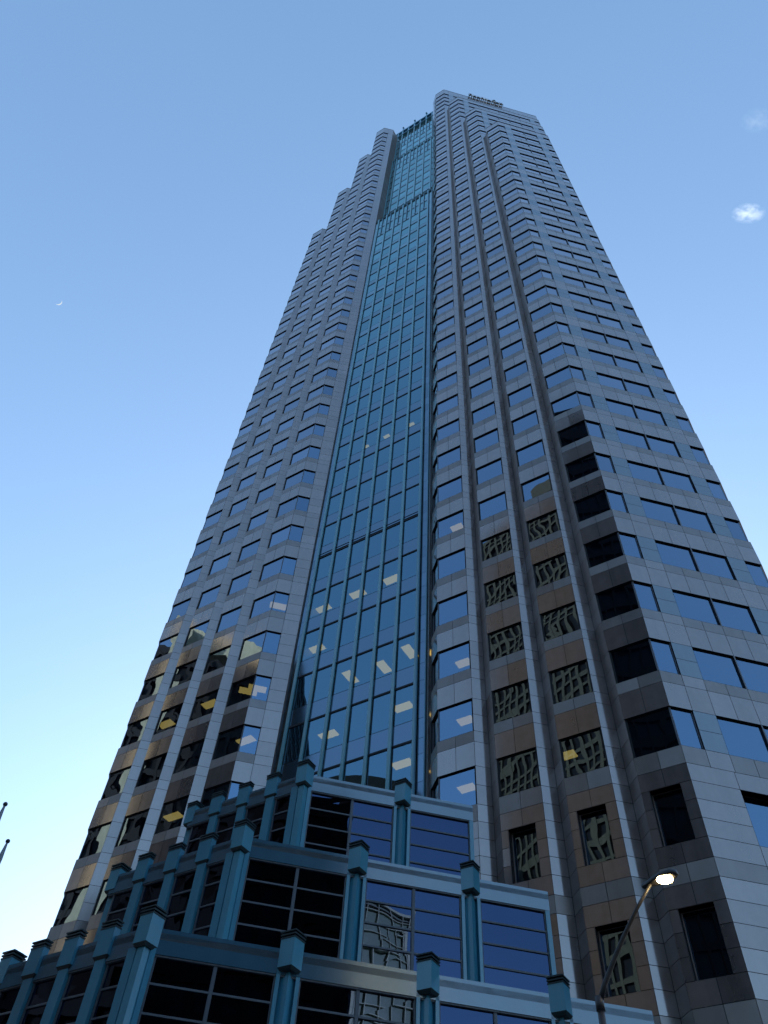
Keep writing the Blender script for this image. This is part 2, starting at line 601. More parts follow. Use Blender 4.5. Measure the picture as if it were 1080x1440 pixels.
for k in (4, 3, 2, 1):
    up = 1.1 if k == 1 else 0.58
    n = TOPN[k]; x = XS[k]
    for side in 'LR':
        parapet(Wt(Lp(k, side)), Wt(Cp(k, side)), n, up)
    c = Cp(k, 'R'); e_ = (c[0] + RW + 2 * x, c[1])
    parapet(Wt(c), Wt(e_), n, up)
    a = Lp(k, 'L'); parapet(Wt((a[0], a[1] - RW - 2 * x)), Wt(a), n, up)
    pts = ring_far(x)
    for i in range(len(pts) - 1): parapet(Wt(pts[i]), Wt(pts[i + 1]), n, up)
    cl = Cp(k, 'L')
    if k > 1:
        parapet(Wt(cl), Wt((cl[0] + ST, cl[1])), n, up)
    else:
        parapet(Wt(cl), Wt(T_OUT), n, up)
        parapet(Wt(T_IN), Wt(Lp(1, 'R')), n, up)

# chamfered reveals running back beside the curtain wall
for (P0, s_) in ((T_OUT, 1), (T_IN, -1)):
    Q0 = (P0[0] + perp[0] * 0.5, P0[1] + perp[1] * 0.5)
    A, B = (Wt(P0), Wt(Q0)) if s_ == 1 else (Wt(Q0), Wt(P0))
    run_courses(A, B, Z(29.7), Z(-15.1), M['flamed'], 0.5, 0.25)

# ---- base storeys with punched windows
COURSE = [(0.0, 0.20), (0.20, 0.40), (0.40, 0.60), (0.60, 0.79), (0.79, 0.99), (0.99, 1.17)]
base_levels = [29.71, 30.88, 32.05, 33.22]


def base_bay(A, B, lev):
    L = dist(A, B); t0, t1 = 0.083 / 0.505, 0.392 / 0.505
    for ci, (c0, c1) in enumerate(COURSE):
        z1, z0 = Z(lev + c0), Z(lev + c1)
        if ci in (1, 2, 3):
            panel(stone, A, lerp(A, B, t0), z0, z1, M['polished'])
            panel(stone, lerp(A, B, t1), B, z0, z1, M['polished'])
        elif ci == 5:
            panels(sill, A, B, z0, z1, M['honed'], 0.25)
        else:
            panels(stone, A, B, z0, z1, M['polished'], 0.25)
    for (a, b) in ((0, t0), (t1, 1)):
        back.wall(lerp(A, B, a), lerp(A, B, b), Z(lev + 0.79), Z(lev + 0.2), -0.04, 0.4, M['backing'])
    back.wall(A, B, Z(lev + 1.17), Z(lev + 0.79), -0.04, 0.4, M['backing'])
    back.wall(A, B, Z(lev + 0.2), Z(lev) - 0.02, -0.04, 0.4, M['backing'])
    window(lerp(A, B, t0), lerp(A, B, t1), Z(lev + 0.79), Z(lev + 0.2), lev, rec=0.36, reveal=M['flamed'])


def base_strip(A, B, lev, mod=0.6, m_=None):
    back.wall(A, B, Z(lev + 1.17), Z(lev) - 0.02, -0.04, 0.3, M['backing'])
    for ci, (c0, c1) in enumerate(COURSE):
        panels(stone if ci != 5 else sill, A, B, Z(lev + c1), Z(lev + c0), M['honed'] if ci == 5 else (m_ or M['polished']), mod)


def base_run(P, Q, lev):
    L = dist(P, Q) / F
    a, b = 0.518 / L, 1 - 0.518 / L
    base_strip(P, lerp(P, Q, a), lev); base_strip(lerp(P, Q, b), Q, lev)
    A, B = lerp(P, Q, a), lerp(P, Q, b)
    panels(stone, A, B, Z(lev + 0.2), Z(lev), M['polished'], 0.55)
    panels(stone, A, B, Z(lev + 0.99), Z(lev + 0.79), M['polished'], 0.55)
    panels(sill, A, B, Z(lev + 1.17), Z(lev + 0.99), M['honed'], 0.55)
    back.wall(A, B, Z(lev + 0.2), Z(lev) - 0.02, -0.04, 0.3, M['backing'])
    back.wall(A, B, Z(lev + 1.17), Z(lev + 0.79), -0.04, 0.3, M['backing'])
    for i in range(2):
        window(lerp(A, B, i / 2), lerp(A, B, (i + 1) / 2), Z(lev + 0.79), Z(lev + 0.2), lev, rec=0.36, reveal=M['reveal'])


for lev in base_levels:
    for side in 'LR':
        for k in (4, 3, 2, 1):
            a, c = Lp(k, side), Cp(k, side)
            if lev > 32 and (k == 1): pass
            base_bay(Wt(a), Wt(c), lev)
            if side == 'L' and k > 1:
                base_strip(Wt(c), Wt((c[0] + ST, c[1])), lev); base_strip(Wt((c[0] + ST, c[1])), Wt(Lp(k - 1, 'L')), lev, m_=M['flamed'])
            if side == 'R' and k < 4:
                base_strip(Wt(c), Wt((c[0] + ST, c[1])), lev); base_strip(Wt((c[0] + ST, c[1])), Wt(Lp(k + 1, 'R')), lev, m_=M['flamed'])
    base_run(Wt((0, 0)), Wt((RW, 0)), lev)
    base_run(Wt((-DG, -DG - RW)), Wt((-DG, -DG)), lev)
    base_strip(Wt(Cp(1, 'L')), Wt(T_OUT), lev, 0.267)
    base_strip(Wt(T_IN), Wt(Lp(1, 'R')), lev, 0.267)
# plinth
plinth = MB()
ring = []
for k in (4, 3, 2, 1):
    a, c = Lp(k, 'L'), Cp(k, 'L'); ring += [a, c]
    ring += [(c[0] + ST, c[1])] if k > 1 else [T_OUT]
ring += [T_IN]
for k in (1, 2, 3, 4):
    a, c = Lp(k, 'R'), Cp(k, 'R'); ring += [a, c]
    if k < 4: ring += [(c[0] + ST, c[1])]
full = [(p[0], p[1]) for p in ring] + ring_far(0)
plinth.prism([Wt(p) for p in full][::-1], -0.02, Z(34.39) - 0.01, M['honed'])

# ---- roofs, ceilings and the dark core inside
def stage_ring(k, d=0.0, rec=0.0):
    pts = []
    for j in (4, 3, 2, 1):
        if j > k: continue
        a, c = Lp(j, 'L'), Cp(j, 'L'); pts += [a, c]
        if j > 1: pts += [(c[0] + ST, c[1])]
        else: pts += [T_OUT] + ([(T_OUT[0] + perp[0] * rec, T_OUT[1] + perp[1] * rec)] if rec else [])
    pts += ([(T_IN[0] + perp[0] * rec, T_IN[1] + perp[1] * rec)] if rec else []) + [T_IN]
    for j in (1, 2, 3, 4):
        if j > k: continue
        a, c = Lp(j, 'R'), Cp(j, 'R'); pts += [a, c]
        if j < k: pts += [(c[0] + ST, c[1])]
    pts += ring_far(XS[k])
    P = [Wt(p) for p in pts]
    if d:
        out = []
        for i in range(len(P)):
            out.append(inset_pt(P[i - 1], P[i], P[(i + 1) % len(P)], d) if dist(P[i - 1], P[i]) > 1e-6 and dist(P[i], P[(i + 1) % len(P)]) > 1e-6 else P[i])
        P = out
    return P


roofs = MB()
for k in (4, 3, 2, 1):
    up = 1.1 if k == 1 else 0.58
    roofs.prism(stage_ring(k, 0.12, REC[2] if k > 2 else REC[3])[::-1], Z(TOPN[k] - 0.3), Z(TOPN[k] - 0.22), M['roof'])
ceil = MB()
for n in range(-14, 30):
    st = stage_of(n)
    ring_ = stage_ring(st, 0.17, 0.0 if n >= 2 else REC[2] if n >= -9 else REC[3])
    ceil.prism(ring_[::-1], Z(n) + 0.03, Z(n) + 1.6, M['ceiling'])
core = MB()
for k in (4, 3, 2, 1):
    lo = Z(34.3) if k == 4 else Z(TOPN[k + 1])
    x = XS[k] + 0.9
    cr = [(-DG + x + 1.9, -DG + x), (-x, -x - 1.9), (RW + x - 0.9, -x - 0.5), (8.484 - x, -DG + x), (8.484 - x, -8.484 - x + 0.9), (RW + x, -14.834 + x), (-x, -14.834 + x), (-DG + x, -8.484)]
    core.prism([Wt(p) for p in cr][::-1], lo, Z(TOPN[k]), M['dark'])

# ------------------------------------------------------------------ curtain wall strip
spans = []; copings = []; cw = MB(); spn = MB(); panes = []; mull = []; cwm = MB()
uA = (1 / sqrt(2), 1 / sqrt(2))
TW = 1.834 * sqrt(2)      # width between the stone returns


def Tp(u_, rec, out=0.0):
    """point on the curtain wall: u_ storeys from its right-hand end (negative = leftwards)"""
    a = T_IN[0] + uA[0] * u_ + perp[0] * (rec - out); b = T_IN[1] + uA[1] * u_ + perp[1] * (rec - out)
    return W(a, b)


def cw_level(n, rec, cols, half, lo=0.67):
    """one storey of glass between mullion centres `cols`"""
    cc = []
    for i in range(len(cols) - 1):
        cc.append(cols[i])
        if half: cc.append((cols[i] + cols[i + 1]) / 2)
    cc.append(cols[-1])
    for i in range(len(cc) - 1):
        A, B = Tp(cc[i], rec + 0.02), Tp(cc[i + 1], rec + 0.02)
        fr = MB(); gl = MB()
        z1, z0 = Z(n), Z(n + lo)
        gl.face([(A[0], A[1], z0), (B[0], B[1], z0), (B[0], B[1], z1 - 0.09), (A[0], A[1], z1 - 0.09)], M['tglass'])
        fr.wall(A, B, z1 - 0.13, z1, 0.05, 0.02, M['reveal'])
        fr.wall(A, lerp(A, B, 0.04 / dist(A, B) + 0.11 / dist(A, B)), z0, z1 - 0.13, 0.03, 0.02, M['reveal'])
        fr.wall(A, B, z0 - 0.012, z0 + 0.012, 0.012, 0.02, M['reveal'])
        panes.append([n, fr, gl])
        sb = MB(); sb.wall(lerp(A, B, 0.01), lerp(A, B, 0.99), Z(n + 1) + 0.01, z0 - 0.02, 0.005, 0.03, M['tspandrel'])
        spans.append([n, sb])
        if half and i % 2 == 0:
            cwm.wall(Tp(cc[i + 1] - 0.012, rec), Tp(cc[i + 1] + 0.012, rec), Z(n + 0.9), Z(n), 0.06, 0.05, M['teal'])


def cw_back(n0, n1, rec):
    back.wall(Tp(-TW, rec + 0.04), Tp(0, rec + 0.04), Z(n1), Z(n0), -0.3, 0.35, M['dark'])


c1 = [-0.177 - 0.378 * i for i in range(6, -1, -1)]
c2 = [-0.306 - 0.4 * i for i in range(5, -1, -1)]; c2 = [-TW + 0.04] + c2 + [-0.03]
c3 = [-0.30 - 0.39 * i for i in range(5, -1, -1)]; c3 = [-TW + 0.04] + c3 + [-0.03]
for n in range(2, 30):
    cw_level(n, REC[1], c1, n in (2, 3))
for n in range(-9, 2):
    cw_level(n, REC[2], c2, n in (-9, -8))
for n in range(-14, -9):
    cw_level(n, REC[3], c3, n in (-14, -13))
for cols, rec, n0, n1 in ((c1, REC[1], 1.85, 29.75), (c2, REC[2], -9.15, 2.0), (c3, REC[3], -15.1, -9.0)):
    for i, u_ in enumerate(cols):
        mb = MB()
        hw = 0.026
        mb.wall(Tp(u_ - hw, rec), Tp(u_ + hw, rec), Z(n1), Z(n0), 0.07, 0.04, M['mteal'])
        # post head rising over the terrace, bent back at its top
        if not (rec == REC[3]) and 0 < i < len(cols):
            mb.wall(Tp(u_ - hw, rec), Tp(u_ + hw, rec), Z(n0) , Z(n0 - 0.12), 0.07, 0.25, M['mteal'])
            mb.wall(Tp(u_ - hw * 1.3, rec), Tp(u_ + hw * 1.3, rec), Z(n0 - 0.12), Z(n0 - 0.16), 0.16, 0.4, M['teal'])
        mull.append([n0, mb])
    back_lo = n1
# flanking flat glass strip either side of the lowest section, teal jamb
for (u0, u1) in ((-0.151, 0.0), (-TW, c1[0] - 0.026)):
    for n in range(2, 30):
        for j0, j1 in ((0, 0.25), (0.25, 0.67), (0.67, 1.0)):
            A, B = Tp(u0, 0.03), Tp(u1, 0.03)
            spn.wall(A, B, Z(n + j1) + 0.012, Z(n + j0) - 0.012, 0.0, 0.03, M['tspandrel'])
for (u0, u1) in ((-0.175, -0.153), (-0.018, -0.002)):
    cwm.wall(Tp(u0, 0), Tp(u1, 0), Z(29.75), Z(2.0), 0.08, 0.04, M['teal'])
# copings at the set-backs
for rec, n0 in ((REC[1], 2.0), (REC[2], -9.0)):
    cb = MB(); cb.wall(Tp(-TW, rec), Tp(0, rec), Z(n0), Z(n0) + 0.10, 0.05, 1.4, M['mteal']); copings.append(cb)
# double line of the plant level
for i in range(6):
    cwm.wall(Tp(c1[i] + 0.03, 0), Tp(c1[i + 1] - 0.03, 0), Z(22.94), Z(22.94) + 0.03, 0.04, 0.02, M['reveal'])
crown = MB()
# open loggia under the crown beam
for i in range(len(c3)):
    crown.wall(Tp(c3[i] - 0.04, REC[3]), Tp(c3[i] + 0.04, REC[3]), Z(-15.1), Z(-15.85), 0.10, 0.4, M['teal'])
crown.wall(Tp(-TW - 0.1, REC[3]), Tp(0.1, REC[3]), Z(-15.85), Z(-16.05), 0.14, 0.5, M['teal'])
crown.wall(Tp(-TW, REC[3]), Tp(0, REC[3]), Z(-15.0), Z(-15.1), 0.14, 1.2, M['teal'])
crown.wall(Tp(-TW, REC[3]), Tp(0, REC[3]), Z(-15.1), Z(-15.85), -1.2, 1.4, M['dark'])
for i in (1, 3, 5):
    crown.wall(Tp(c3[i] - 0.03, REC[3]), Tp(c3[i] + 0.03, REC[3]), Z(-16.05), Z(-16.6), 0.1, 0.12, M['teal'])
    crown.wall(Tp(c3[i] - 0.03, REC[3]), Tp(c3[i] + 0.06, REC[3]), Z(-16.6), Z(-16.66), 0.3, 0.12, M['teal'])

rear.parent = tower; rear.location = -tower.location
put(stone, 'granite_cladding', tower)
put(sill, 'granite_sill_band', tower)
put(back, 'backing_wall', tower)
put(fins, 'window_mullions', tower); bpy.data.objects['window_mullions']['kind'] = 'stuff'
put(plinth, 'plinth', tower)
put(roofs, 'roof', tower)
put(ceil, 'ceiling_slabs', tower)
put(core, 'core', tower)


def join_mb(dst, src):
    i = len(dst.v); dst.v.extend(src.v)
    for f, m in zip(src.f, src.m):
        dst.f.append(tuple(q + i for q in f)); dst.m.append(dst.mi(src.mats[m]))


# windows: the hundred that show largest are parts of their own, the rest one part
cand = []
for rec_ in windows:
    gl = rec_[3]
    c = [sum(p[i] for p in gl.v) / 4 for i in range(3)]
    d = Vector((c[0], c[1], c[2] - EYE))
    a, b = Vector(gl.v[1]) - Vector(gl.v[0]), Vector(gl.v[3]) - Vector(gl.v[0])
    nrm = a.cross(b)
    area = abs(nrm.dot(d)) / d.length ** 3 if nrm.dot(d) < 0 else 0
    if d.dot(_fw) <= 0: area = 0
    else:
        X = 540 + 1123.45 * d.dot(_rt) / d.dot(_fw); Y = 720 - 1123.45 * d.dot(_up) / d.dot(_fw)
        if X < -20 or X > 1100 or Y > 1450: area = 0
    # hidden by the podium or outside
    cand.append((area, rec_))
cand.sort(key=lambda q: -q[0])
restf, restg = MB(), MB()
for i, (ar, r_) in enumerate(cand):
    if i < 100 and ar > 0:
        f_ = put(r_[2], 'window', tower)
        g_ = r_[3].build('pane', f_)
    else:
        join_mb(restf, r_[2]); join_mb(restg, r_[3])
o = put(restf, 'window_frames', tower); o['kind'] = 'stuff'
o = put(restg, 'window_panes', tower); o['kind'] = 'stuff'

strip = put(cwm, 'curtain_wall', tower)
o = spn.build('edge_strips', strip); o['kind'] = 'stuff'
spans.sort(key=lambda q: -q[0])
rsp = MB()
for i, (n, sb) in enumerate(spans):
    if i < 100: sb.build('spandrel_panel', strip)
    else: join_mb(rsp, sb)
o = rsp.build('upper_spandrel_panels', strip); o['kind'] = 'stuff'
crown.build('crown_beam', strip)
for cb in copings: cb.build('coping', strip)
panes.sort(key=lambda q: -q[0])
rp = MB()
for i, (n, fr, gl) in enumerate(panes):
    if i < 100:
        join_mb(gl, fr); gl.build('curtain_pane', strip)
    else: join_mb(rp, fr); join_mb(rp, gl)
o = rp.build('upper_curtain_panes', strip); o['kind'] = 'stuff'
for n0, mb in mull: mb.build('mullion', strip)

# ceiling lights seen through the glass
def ceiling_light(px, py, plane, ang, w=0.6, l=1.2):
    d = pix_ray(px, py)
    if plane == 'T': P, N = Tp(0, 0), outn(Tp(-1, 0), Tp(0, 0))
    elif plane == 'D': P, N = Wt((0, 0)), outn(Wt((-1, -1)), Wt((0, 0)))
    else: P, N = Wt((-4.35, -4.35)), outn(Wt((-4.35, 0)), Wt((-3, 0)))
    t = (P[0] * N[0] + P[1] * N[1]) / (d.x * N[0] + d.y * N[1])
    n = math.floor(HN - d.z * t / F)
    zc = Z(n) + 0.03
    s = (zc - EYE) / d.z
    x, y = d.x * s, d.y * s
    a = TH + radians(ang); ux, uy = sin(a), cos(a); vx, vy = uy, -ux
    mb = MB()
    def rect(k, off):
        return [(x + ux * l / 2 * q * k + vx * w / 2 * r * k + ux * off, y + uy * l / 2 * q * k + vy * w / 2 * r * k + uy * off) for q, r in ((-1, -1), (1, -1), (1, 1), (-1, 1))]
    mb.prism(rect(1.0, 0)[::-1], zc - 0.04, zc + 0.02, M['light'])
    put(mb, 'ceiling_light', tower)


for q in ((551, 815, 'T', 45), (503.5, 835, 'T', 45), (455, 856, 'T', 45), (445.5, 912, 'T', 45), (540, 938, 'T', 135), (576, 916, 'T', 135),
          (493, 952, 'T', 135), (567, 994, 'T', 45), (462, 1033, 'T', 45), (566, 1074, 'T', 45), (578.5, 597, 'T', 45), (544, 613.7, 'T', 45), (515, 628.6, 'T', 45),
          (643, 742, 'D', 45), (652, 932, 'D', 45), (655, 1013, 'D', 45), (657, 1108, 'D', 45), (797, 1062, 'D', 45),
          (391, 852, 'V', 0), (362, 968, 'V', 0), (346, 1041, 'V', 45), (234, 1018, 'D', 45), (296, 990, 'D', 45), (244, 1148, 'D', 45), (349, 972, 'D', 0)):
    ceiling_light(*q, *((0.35, 0.6) if q[1] < 640 else (0.55, 0.85) if q[2] == 'D' and q[0] > 600 else (0.6, 1.2)))

# ------------------------------------------------------------------ stepped glass atrium at the foot
atrium = empty('glass_atrium', (*Wt((-3.2, -1.6)), 0))
tag(atrium, 'stepped blue green steel and glass atrium in three tiers at the foot of the tower', 'atrium')


def sq(c, side, ang=45):
    """square ring in plan, sides aligned with the diagonal"""
    a = TH + radians(ang); ux, uy = sin(a), cos(a); vx, vy = uy, -ux; h = side * F / 2
    return [(c[0] + ux * h * q + vx * h * r, c[1] + uy * h * q + vy * h * r) for q, r in ((-1, -1), (-1, 1), (1, 1), (1, -1))]


def shift(A, B, P, d):
    n = outn(A, B); return (P[0] + n[0] * d * F, P[1] + n[1] * d * F)


tiers = [(-3.574, -1.67, 29.51, 30.72, -0.0), (-4.112, -1.13, 30.66, 31.90, 0), (-4.677, -0.58, 31.83, 35.0, 0)]
rng = random.Random(3)
for ti, (vk, wk, nt, nb_, _) in enumerate(tiers):
    Cn = Wt((vk, wk)); Rn = Wt((wk + 0.01, wk))
    LU = 1.62 / sqrt(2)
    Ln = Wt((vk - LU, wk - LU)); Bn = Wt((vk - LU, vk - LU + 0.01))
    nf = nt + 0.185
    body = MB()
    faces = ((Bn, Ln, 'w'), (Ln, Cn, 'u'), (Cn, Rn, 'v'))
    for A, B, ty in faces:
        body.wall(A, B, Z(nf), Z(nt), 0.0, 0.3, M['fascia'])
        body.wall(A, B, Z(nf) - 0.05, Z(nf) - 0.002, -0.03, 0.3, M['bar'])
    o = put(body, 'fascia_beam', atrium)
    rf = MB()
    rr = [Wt((vk - LU, vk - LU)), Ln, Cn, Wt((wk, wk)), Wt((-2.2, -2.6)), Wt((-3.7, -4.2))]
    rf.prism(rr[::-1], Z(nt + 0.08), Z(nt + 0.03), M['roof'])
    put(rf, 'tier_roof', atrium)
    inner = MB()
    for A, B, ty in faces:
        inner.wall(A, B, Z(nb_), Z(nt + 0.08), -0.9, 0.95, M['dark'])
    put(inner, 'inner_wall', atrium)
    rows = int(round((nb_ - nf) / 0.196))
    def glaze(A, B, mullion_at):
        L = dist(A, B)
        cuts = [0] + mullion_at + [1]
        for i in range(len(cuts) - 1):
            P, Q = lerp(A, B, cuts[i]), lerp(A, B, cuts[i + 1])
            n_ = outn(A, B)
            P = (P[0] - n_[0] * 0.12, P[1] - n_[1] * 0.12); Q = (Q[0] - n_[0] * 0.12, Q[1] - n_[1] * 0.12)
            g = MB()
            for r in range(rows):
                z1, z0 = Z(nf + 0.196 * r), Z(nf + 0.196 * (r + 1))
                e0, e1, e2, e3 = [rng.uniform(-0.004, 0.004) for _ in range(4)]
                g.face([(P[0] + n_[0] * e0, P[1] + n_[1] * e0, z0), (Q[0] + n_[0] * e1, Q[1] + n_[1] * e1, z0), (Q[0] + n_[0] * e2, Q[1] + n_[1] * e2, z1), (P[0] + n_[0] * e3, P[1] + n_[1] * e3, z1)], M['aglass'])
            go = put(g, 'glass_panel', atrium)
            b = MB()
            for r in range(1, rows + 1):
                zz = Z(nf + 0.196 * r)
                b.wall(P, Q, zz - 0.03, zz + 0.03, 0.05, 0.02, M['bar'])
            for e0_, e1_ in ((0, 0.06), (-0.06, 0)):
                q0, q1 = (0, 0.06 / dist(P, Q)) if e0_ == 0 else (1 - 0.06 / dist(P, Q), 1)
                b.wall(lerp(P, Q, q0), lerp(P, Q, q1), Z(nf + 0.196 * rows) - 0.03, Z(nf), 0.045, 0.02, M['bar'])
            if i + 1 < len(cuts) - 1:
                b.wall((Q[0] - (Q[0] - P[0]) / dist(P, Q) * 0.04, Q[1] - (Q[1] - P[1]) / dist(P, Q) * 0.04),
                       (Q[0] + (Q[0] - P[0]) / dist(P, Q) * 0.04, Q[1] + (Q[1] - P[1]) / dist(P, Q) * 0.04), Z(nb_), Z(nf), 0.06, 0.02, M['bar'])
            b.build('glazing_bars', go)
    def pil(c, w_, o_, i_):
        d = ((Cn[0] - Ln[0]) / dist(Ln, Cn), (Cn[1] - Ln[1]) / dist(Ln, Cn)); n_ = outn(Ln, Cn)
        return [(c[0] + (d[0] * q * w_ / 2 + n_[0] * r) * F, c[1] + (d[1] * q * w_ / 2 + n_[1] * r) * F) for q, r in ((-1, o_), (-1, -i_), (1, -i_), (1, o_))]
    def head(c, flat=False):
        h = MB()
        # tapered underside then square box
        s1 = 0.168 if flat else 0.132
        if flat: SQ = lambda c_, s_: pil(c_, s_ - 0.012, 0.025 + (s_ - 0.168) / 2, 0.035 + (s_ - 0.168) / 2)
        else: SQ = sq
        hm = M['teal'] if flat else M['skylit_teal']
        r0, r1 = SQ(c, s1 * 0.78), SQ(c, s1)
        h.hull([(x, y, Z(nt + 0.165)) for x, y in r0], [(x, y, Z(nt + 0.14)) for x, y in r1], M['louvre'])
        h.prism(r1, Z(nt + 0.14), Z(nt - 0.065), hm)
        po = put(h, 'post', atrium)
        cp = MB()
        for i in range(3):
            z = Z(nt - 0.065 - 0.024 * i)
            cp.prism(SQ(c, s1 + 0.008 + 0.004 * i), z, z + 0.045, M['louvre'])
            cp.prism(SQ(c, s1 - 0.03), z + 0.045, z + 0.024 * F, M['louvre'])
        cp.build('louvred_cap', po)
        return po
    def col_v(c, A, B, po):
        mb = MB()
        mb.prism(sq(shift(A, B, c, -0.045), 0.088), Z(nb_), Z(nt + 0.15), M['teal'])
        d = ((B[0] - A[0]) / dist(A, B), (B[1] - A[1]) / dist(A, B)); n_ = outn(A, B)
        for s_ in (-1, 1):
            q0 = (c[0] + d[0] * s_ * 0.062 * F, c[1] + d[1] * s_ * 0.062 * F); q1 = (c[0] + d[0] * s_ * 0.092 * F, c[1] + d[1] * s_ * 0.092 * F)
            if s_ < 0: q0, q1 = q1, q0
            mb.wall(q0, q1, Z(nb_), Z(nt + 0.15), 0.0, 0.4, M['teal'])
        mb.wall((c[0] - d[0] * 0.062 * F, c[1] - d[1] * 0.062 * F), (c[0] + d[0] * 0.062 * F, c[1] + d[1] * 0.062 * F), Z(nb_), Z(nt + 0.15), -0.2, 0.4, M['louvre'])
        mb.build('column', po)
    # right-hand face
    Lv = (wk + 0.01 - vk)
    centres = [vk + 1.1 * i for i in range(1 + int(Lv // 1.1)) if vk + 1.1 * i < wk - 0.3]
    for i, c in enumerate(centres):
        P = Wt((c, wk))
        po = head(P)
        if i: col_v(P, Cn, Rn, po)
        nxt = centres[i + 1] if i + 1 < len(centres) else None
        a0 = c + 0.09
        if nxt: glaze(Wt((a0, wk)), Wt((nxt - 0.09, wk)), [0.5])
        else:
            glaze(Wt((a0, wk)), Wt((wk - 0.04, wk)), [])
            jm = MB(); jm.wall(Wt((wk - 0.045, wk)), Rn, Z(nb_), Z(nf), -0.01, 0.3, M['teal']); jm.wall(Wt((wk - 0.008, wk)), Rn, Z(nf), Z(nt), -0.01, 0.3, M['teal'])
            put(jm, 'end_jamb', atrium)
        if i == 0:
            # corner column: broad flat leg on the diagonal side, grooves, slim leg on the other
            mb = MB()
            mb.prism(sq(P, 0.07), Z(nb_), Z(nt + 0.15), M['skylit_teal'])
            uu = ((Cn[0] - Ln[0]) / dist(Ln, Cn), (Cn[1] - Ln[1]) / dist(Ln, Cn))
            qa = (Cn[0] - uu[0] * 0.135 * F, Cn[1] - uu[1] * 0.135 * F); qb = (Cn[0] - uu[0] * 0.05 * F, Cn[1] - uu[1] * 0.05 * F)
            mb.wall(qa, qb, Z(nb_), Z(nt + 0.15), 0.12, 0.3, M['teal'])
            dd = ((Rn[0] - Cn[0]) / dist(Cn, Rn), (Rn[1] - Cn[1]) / dist(Cn, Rn))
            mb.wall((Cn[0] + dd[0] * 0.05 * F, Cn[1] + dd[1] * 0.05 * F), (Cn[0] + dd[0] * 0.09 * F, Cn[1] + dd[1] * 0.09 * F), Z(nb_), Z(nt + 0.15), 0.04, 0.3, M['teal'])
            mb.build('column', po)
    # diagonal face: five posts, then the face that turns back
    Lu = dist(Ln, Cn) / F
    for j in range(1, 5):
        t = 1 - (0.44 + 0.394 * (j - 1)) / Lu
        t = max(t, 0.0)
        P = lerp(Ln, Cn, t)
        if j == 4: P = shift(Ln, Cn, P, -0.06)
        po = head(P, j < 4)
        mb = MB()
        d = ((Cn[0] - Ln[0]) / dist(Ln, Cn), (Cn[1] - Ln[1]) / dist(Ln, Cn)); h = 0.052 * F
        mb.wall((P[0] - d[0] * h, P[1] - d[1] * h), (P[0] + d[0] * h, P[1] + d[1] * h), Z(nb_), Z(nt + 0.15), 0.03, 0.2, M['teal'])
        mb.build('column', po)
    for j in range(4):
        t1, t0 = 1 - (0.046 + 0.394 * j + (0.08 if j == 0 else 0.062)) / Lu, 1 - (0.046 + 0.394 * (j + 1) - 0.062) / Lu
        glaze(lerp(Ln, Cn, max(t0, 0)), lerp(Ln, Cn, t1), [])
    glaze(lerp(Bn, Ln, 0.02), lerp(Bn, Ln, 0.95), [0.33, 0.66])

# ------------------------------------------------------------------ roof sign and roof-edge device
sign = empty('roof_sign', (*Wt((0.8, -1.5)), Z(-15.4)))
tag(sign, 'row of pale raised letters standing along the top edge of the tower', 'sign')
x = -0.19
rs = random.Random(11)
shapes = [(0.20, 1.0), (0.17, 0.8), (0.19, 0.8), (0.17, 0.8), (0.10, 1.0), (0.2, 0.8), (0.17, 0.75), (0.2, 0.8), (0.17, 1.0)]
for wd, hg in shapes:
    mb = MB()
    a, b = (x, -1.63), (x + wd, -1.63)
    A, B = Wt(a), Wt(b)
    z0 = Z(-15.05)
    H_ = 1.9 * hg
    z0 = Z(-15.2) - 0.3
    # an upright stroke, a cross stroke and a second upright: distant letter forms
    q = rs.random()
    for (t0, t1, q0, q1) in ((0, 0.26, 0, 1), (0.26, 0.74, 0.80 if q < 0.5 else 0.42, 1.0 if q < 0.5 else 0.62), (0.74, 1.0, 0, 0.85 if q < 0.7 else 0.6)):
        P, Q = lerp(A, B, t0), lerp(A, B, t1)
        mb.wall(P, Q, z0 + H_ * q0 + 0.06, z0 + H_ * q1, 0.45, -0.05, M['letters'])
        mb.wall(P, Q, z0 + H_ * q0, z0 + H_ * q0 + 0.059, 0.45, -0.05, M['rim'])
    put(mb, 'letter', sign)
    x += wd + 0.05
mb = MB(); mb.wall(Wt((-0.2, -1.63)), Wt((x, -1.63)), Z(-15.2) - 0.42, Z(-15.2) - 0.31, 0.40, -0.30, M['rim']); put(mb, 'rail', sign)
dv = MB()
P = Wt((1.34, -1.63))
dv.tube([(P[0], P[1], Z(-15.3)), (P[0], P[1], Z(-15.95))], 0.09, M['rim'])
dv.ball((P[0], P[1], Z(-16.05)), 0.42, M['rim'], sq=(1.1, 0.7, 0.8))
o = dv.build('rooftop_camera')
tag(o, 'small dark device on a short mast above the letters at the roof edge', 'camera')

# ------------------------------------------------------------------ street lamp
lampR = empty('street_lamp', (0, 0, 0))


def at_az(px, py, r):
    d = pix_ray(px, py); k = r / sqrt(d.x ** 2 + d.y ** 2)
    return Vector((d.x * k, d.y * k, EYE + d.z * k))


